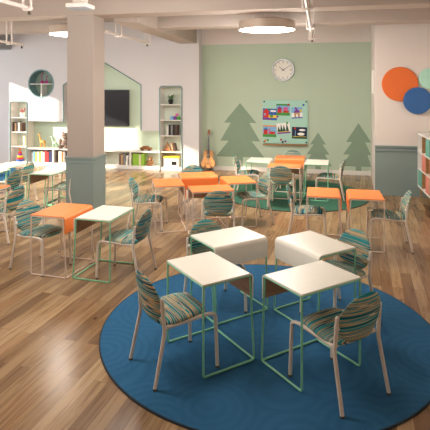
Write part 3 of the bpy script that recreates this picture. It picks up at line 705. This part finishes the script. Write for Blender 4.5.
def potted(x, z, y, label, pot, leafc):
    t = thing('potted_plant', (x, y, z), label, 'plant')
    MB().lathe([(.05, 0), (.07, .11), (.072, .13), (.06, .13), (.058, .11)], n=20).build('pot', pot, t, True)
    lf = MB()
    for k in range(14):
        a = 2.4 * k; l = .08 + .05 * (k % 3); h = .14 + .012 * k
        c = Vector((math.cos(a) * .02, math.sin(a) * .02, .12)); tip = Vector((math.cos(a) * l, math.sin(a) * l * .7, h)); s_ = Vector((-math.sin(a), math.cos(a), .2)) * .022
        mid = (c + tip) / 2 + Vector((0, 0, .03)); lf.add([c, mid - s_, tip, mid + s_, mid + Vector((0, 0, -.006))], [(0, 1, 4), (1, 2, 4), (2, 3, 4), (3, 0, 4), (0, 3, 2, 1)])
    lf.build('leaves', leafc, t)
M_leaf = C('leaf_green', (72, 116, 58)); M_twig = C('dry_pink', (186, 120, 116))
potted(-3.97, 1.781, FY + .15, 'green plant in a black pot on the top shelf of the right bookcase', M_black, M_leaf)
potted(-8.5, 1.371, FY + .15, 'small pinkish plant in a white pot on the top shelf of the left bookcase', M_paper, M_twig)
# ornaments in the round shelf
M_mag = C('magenta_glaze', (170, 40, 120), .3)
for x, h, r_, lb in ((-7.84, .30, .055, 'taller magenta bird ornament in the round shelf'), (-7.70, .22, .05, 'shorter magenta bird ornament in the round shelf')):
    t = thing('bird_ornament', (x, FY + .12, 2.346), lb, 'ornament', 'magenta ornaments in the round shelf')
    b = MB(); b.ball((0, 0, .045), r_ * 1.25, r_ * .8, .045); b.build('bird_body', M_mag, t, True)
    MB().tube(fillet([(r_ * .2, 0, .05), (-.01, 0, h * .6), (.0, 0, h * .93), (.03, 0, h), (.055, 0, h - .025)], .04), .011, 8).build('bird_neck', M_mag, t, True)
# stacking ring toy
t = thing('stacking_toy', (-8.58, FY + .15, .081), 'stack of coloured toy rings at the bottom of the left bookcase', 'toy')
z = 0
for r_, c in ((.11, 'b'), (.095, 'r'), (.08, 'y'), (.068, 'p'), (.055, 'r')):
    rr = .028; MB().lathe([(r_ - rr * .3, 0), (r_ - .004, rr * .3), (r_, rr), (r_ - .004, rr * 1.7), (r_ - rr * .3, rr * 2)], (0, 0, z), 24).build('ring', PM[c], t, True); z += rr * 2
MB().lathe([(.014, 0), (.014, .05), (.03, .06), (.03, .09), (.01, .105)], (0, 0, z - .01), 16).build('peg', PM['o'], t, True)
# toy animals on the low bookcase
def giraffe(x, h, m, m2, label):
    t = thing('toy_giraffe', (x, FY + .14, LZ), label, 'toy', 'toy giraffes on the low bookcase'); k = h / .36
    b = MB(); b.ball((0, 0, .15 * k), .075 * k, .045 * k, .045 * k)
    for sx, sy in ((-.05, -.02), (-.05, .02), (.045, -.02), (.045, .02)): b.tube([(sx * k, sy * k, .15 * k), (sx * 1.1 * k, sy * 1.1 * k, 0)], [.017 * k, .012 * k], 8)
    b.tube([(-.05 * k, 0, .16 * k), (-.085 * k, 0, .26 * k), (-.095 * k, 0, .33 * k)], [.032 * k, .022 * k, .018 * k], 8)
    b.ball((-.115 * k, 0, .335 * k), .04 * k, .02 * k, .02 * k); b.tube([(.07 * k, 0, .17 * k), (.09 * k, 0, .10 * k)], .006 * k, 6)
    b.build('giraffe_body', m, t, True)
    for s in (-1, 1): MB().tube([(-.09 * k, s * .012 * k, .345 * k), (-.085 * k, s * .014 * k, .375 * k)], .005 * k, 6).build('horn', m2, t)
giraffe(-7.83, .40, C('giraffe_yellow', (214, 164, 88)), C('giraffe_brown', (110, 72, 44)), 'yellow toy giraffe on the low bookcase')
giraffe(-7.45, .34, C('giraffe_mint', (176, 204, 184)), M_teal, 'pale green toy giraffe on the low bookcase')
def bear(x, y, z, k, m, m2, label):
    t = thing('teddy_bear', (x, y, z), label, 'toy', 'teddy bears on the back wall shelves')
    b = MB(); b.ball((0, 0, .13 * k), .12 * k, .10 * k, .13 * k); b.ball((0, -.01 * k, .32 * k), .10 * k, .09 * k, .09 * k)
    for s in (-1, 1):
        b.ball((s * .085 * k, -.10 * k, .045 * k), .055 * k, .10 * k, .045 * k); b.ball((s * .135 * k, -.04 * k, .17 * k), .045 * k, .05 * k, .09 * k)
        b.ball((s * .08 * k, 0, .395 * k), .038 * k, .025 * k, .038 * k)
    b.build('bear_body', m, t, True)
    MB().ball((0, -.09 * k, .30 * k), .045 * k, .035 * k, .035 * k).build('muzzle', m2, t, True)
    for s in (-1, 1): MB().ball((s * .035 * k, -.093 * k, .345 * k), .01 * k, n=8).build('eye', M_black, t, True)
bear(-7.12, FY + .17, LZ, 1.08, C('bear_grey', (146, 128, 118), .95), C('bear_cream', (206, 190, 172), .95), 'large grey-brown teddy bear sitting on the low bookcase')
bear(-4.55, FY + .14, .091, .58, C('bear_tan', (166, 120, 80), .95), C('bear_cream2', (206, 176, 140), .95), 'small tan teddy bear in the right cubby of the low bookcase')
t = thing('toy_car', (-4.68, FY + .14, LZ), 'small brown wooden toy car on the low bookcase near the tall bookcase', 'toy')
M_tw = C('toy_wood', (150, 92, 50))
MB().prism([(-.17, .03), (.17, .03), (.17, .07), (.09, .085), (.05, .12), (-.08, .12), (-.13, .085), (-.17, .075)], -.05, .05).build('car_body', M_tw, t, bevel=.006)
for sx in (-.1, .1):
    for sy in (-.055, .045): MB().lathe([(.01, 0), (.03, 0), (.03, .014), (.01, .014)], (sx, sy, .03), 16, 'y').build('wheel', C('wheel_dark', (70, 44, 30)), t, True)
for i, (x, c, lb) in enumerate(((-3.83, 'p', 'purple toy block'), (-3.74, 'g', 'green toy block'), (-3.93, 'c', 'sky blue toy block'))):
    b = MB(); b.box(-.04, .04, -.04, .04, 0, .085)
    for px_ in (-.02, .02):
        for py_ in (-.02, .02): b.lathe([(.013, .085), (.013, .097)], (px_, py_, 0), 10)
    tag(b.build('toy_block', PM[c], loc=(x, FY + .12, 1.361), bevel=.003), lb + ' on the second shelf from the top of the right bookcase', 'toy', 'toy blocks on the right bookcase')
b = MB(); b.box(-.035, .035, -.035, .035, 0, .07)
tag(b.build('toy_block', PM['k'], loc=(-3.785, FY + .12, 1.361 + .098), bevel=.003), 'pink toy block stacked on the purple and green ones', 'toy', 'toy blocks on the right bookcase')
t = thing('wooden_triangle', (-4.06, FY + .1, .501), 'wooden triangle block on the lower shelf of the right bookcase', 'toy')
MB().prism([(-.11, 0), (.11, 0), (0, .27)], 0, .06).build('triangle_block', M_oak, t, bevel=.004)
MB().prism([(-.04, .03), (.04, .03), (0, .13)], -.003, 0).build('painted_front', M_salmon, t)
t = thing('storage_box', (-3.93, FY + .12, .081), 'white storage box with yellow lid at the bottom of the right bookcase', 'box')
MB().box(-.2, .2, -.09, .12, 0, .24).build('box_body', M_paper, t, bevel=.006); MB().box(-.21, .21, -.1, .13, .24, .29).build('lid', PM['y'], t, bevel=.005)
lb = MB(); lb.box(.02, .16, -.094, -.089, .06, .16); lb.build('dark_label', M_black, t)

# ------------------------------------------------------------------ light
def area(name, loc, rot, sx, sy, power, col, spread=180):
    l = bpy.data.lights.new(name, 'AREA'); l.shape = 'RECTANGLE'; l.size = sx; l.size_y = sy; l.energy = power; l.color = col; l.spread = R(spread)
    o = bpy.data.objects.new(name, l); COL.objects.link(o); o.location = loc; o.rotation_euler = rot; return o
def disk(name, loc, d, power, col):
    l = bpy.data.lights.new(name, 'AREA'); l.shape = 'DISK'; l.size = d; l.energy = power; l.color = col
    o = bpy.data.objects.new(name, l); COL.objects.link(o); o.location = loc; return o
SUN_DIR = Vector((1, .6, -.33)).normalized()
s = bpy.data.lights.new('sun', 'SUN'); s.energy = 9; s.angle = R(1.2); s.color = (1, .86, .68)
so_ = bpy.data.objects.new('sun', s); COL.objects.link(so_); so_.rotation_euler = SUN_DIR.to_track_quat('-Z', 'Y').to_euler(); so_.location = (-14, 4, 6)
for i, (a, b) in enumerate(WY):
    area('window_daylight', (XL + .02, (a + b) / 2, (WZ0 + WZ1) / 2), (0, R(-90), 0), WZ1 - WZ0, b - a, 52, (.93, .97, 1))
for x, y, p in ((-4.6, 4.4, 100), (-2.4, 6.0, 90), (-2.4, 4.0, 150), (-4.6, .6, 30), (-8.3, 4.4, 150), (-8.3, 8.6, 60), (-4.63, 8.62, 50), (-.92, 8.62, 175)):  # only the last pair sits at the hanging lamps; the rest is added fill
    l = bpy.data.lights.new('lamp_and_fill_light', 'POINT'); l.energy = p * .62; l.color = (1, .97, .92); l.shadow_soft_size = .45
    o = bpy.data.objects.new('lamp_and_fill_light', l); COL.objects.link(o); o.location = (x, y, 2.95)
w = bpy.data.worlds.new('world'); scn.world = w; w.use_nodes = True
nt = w.node_tree; bg = nt.nodes['Background']
sky = nt.nodes.new('ShaderNodeTexSky'); sky.sky_type = 'HOSEK_WILKIE'; sky.sun_direction = -SUN_DIR
nt.links.new(sky.outputs['Color'], bg.inputs['Color']); bg.inputs['Strength'].default_value = .6

# ------------------------------------------------------------------ camera
cd = bpy.data.cameras.new('camera'); cam = bpy.data.objects.new('camera', cd); COL.objects.link(cam); scn.camera = cam
cam.location = (0, 0, 2.25); cam.rotation_euler = (R(90), 0, R(12.2))
cd.sensor_width = 36; cd.lens = 36 * 484 / 430; cd.shift_y = -128 / 430; cd.clip_start = .05
vs_ = scn.view_settings
vs_.view_transform = 'Standard'; vs_.look = 'None'; vs_.gamma = 1; vs_.exposure = 0.36; vs_.use_curve_mapping = False
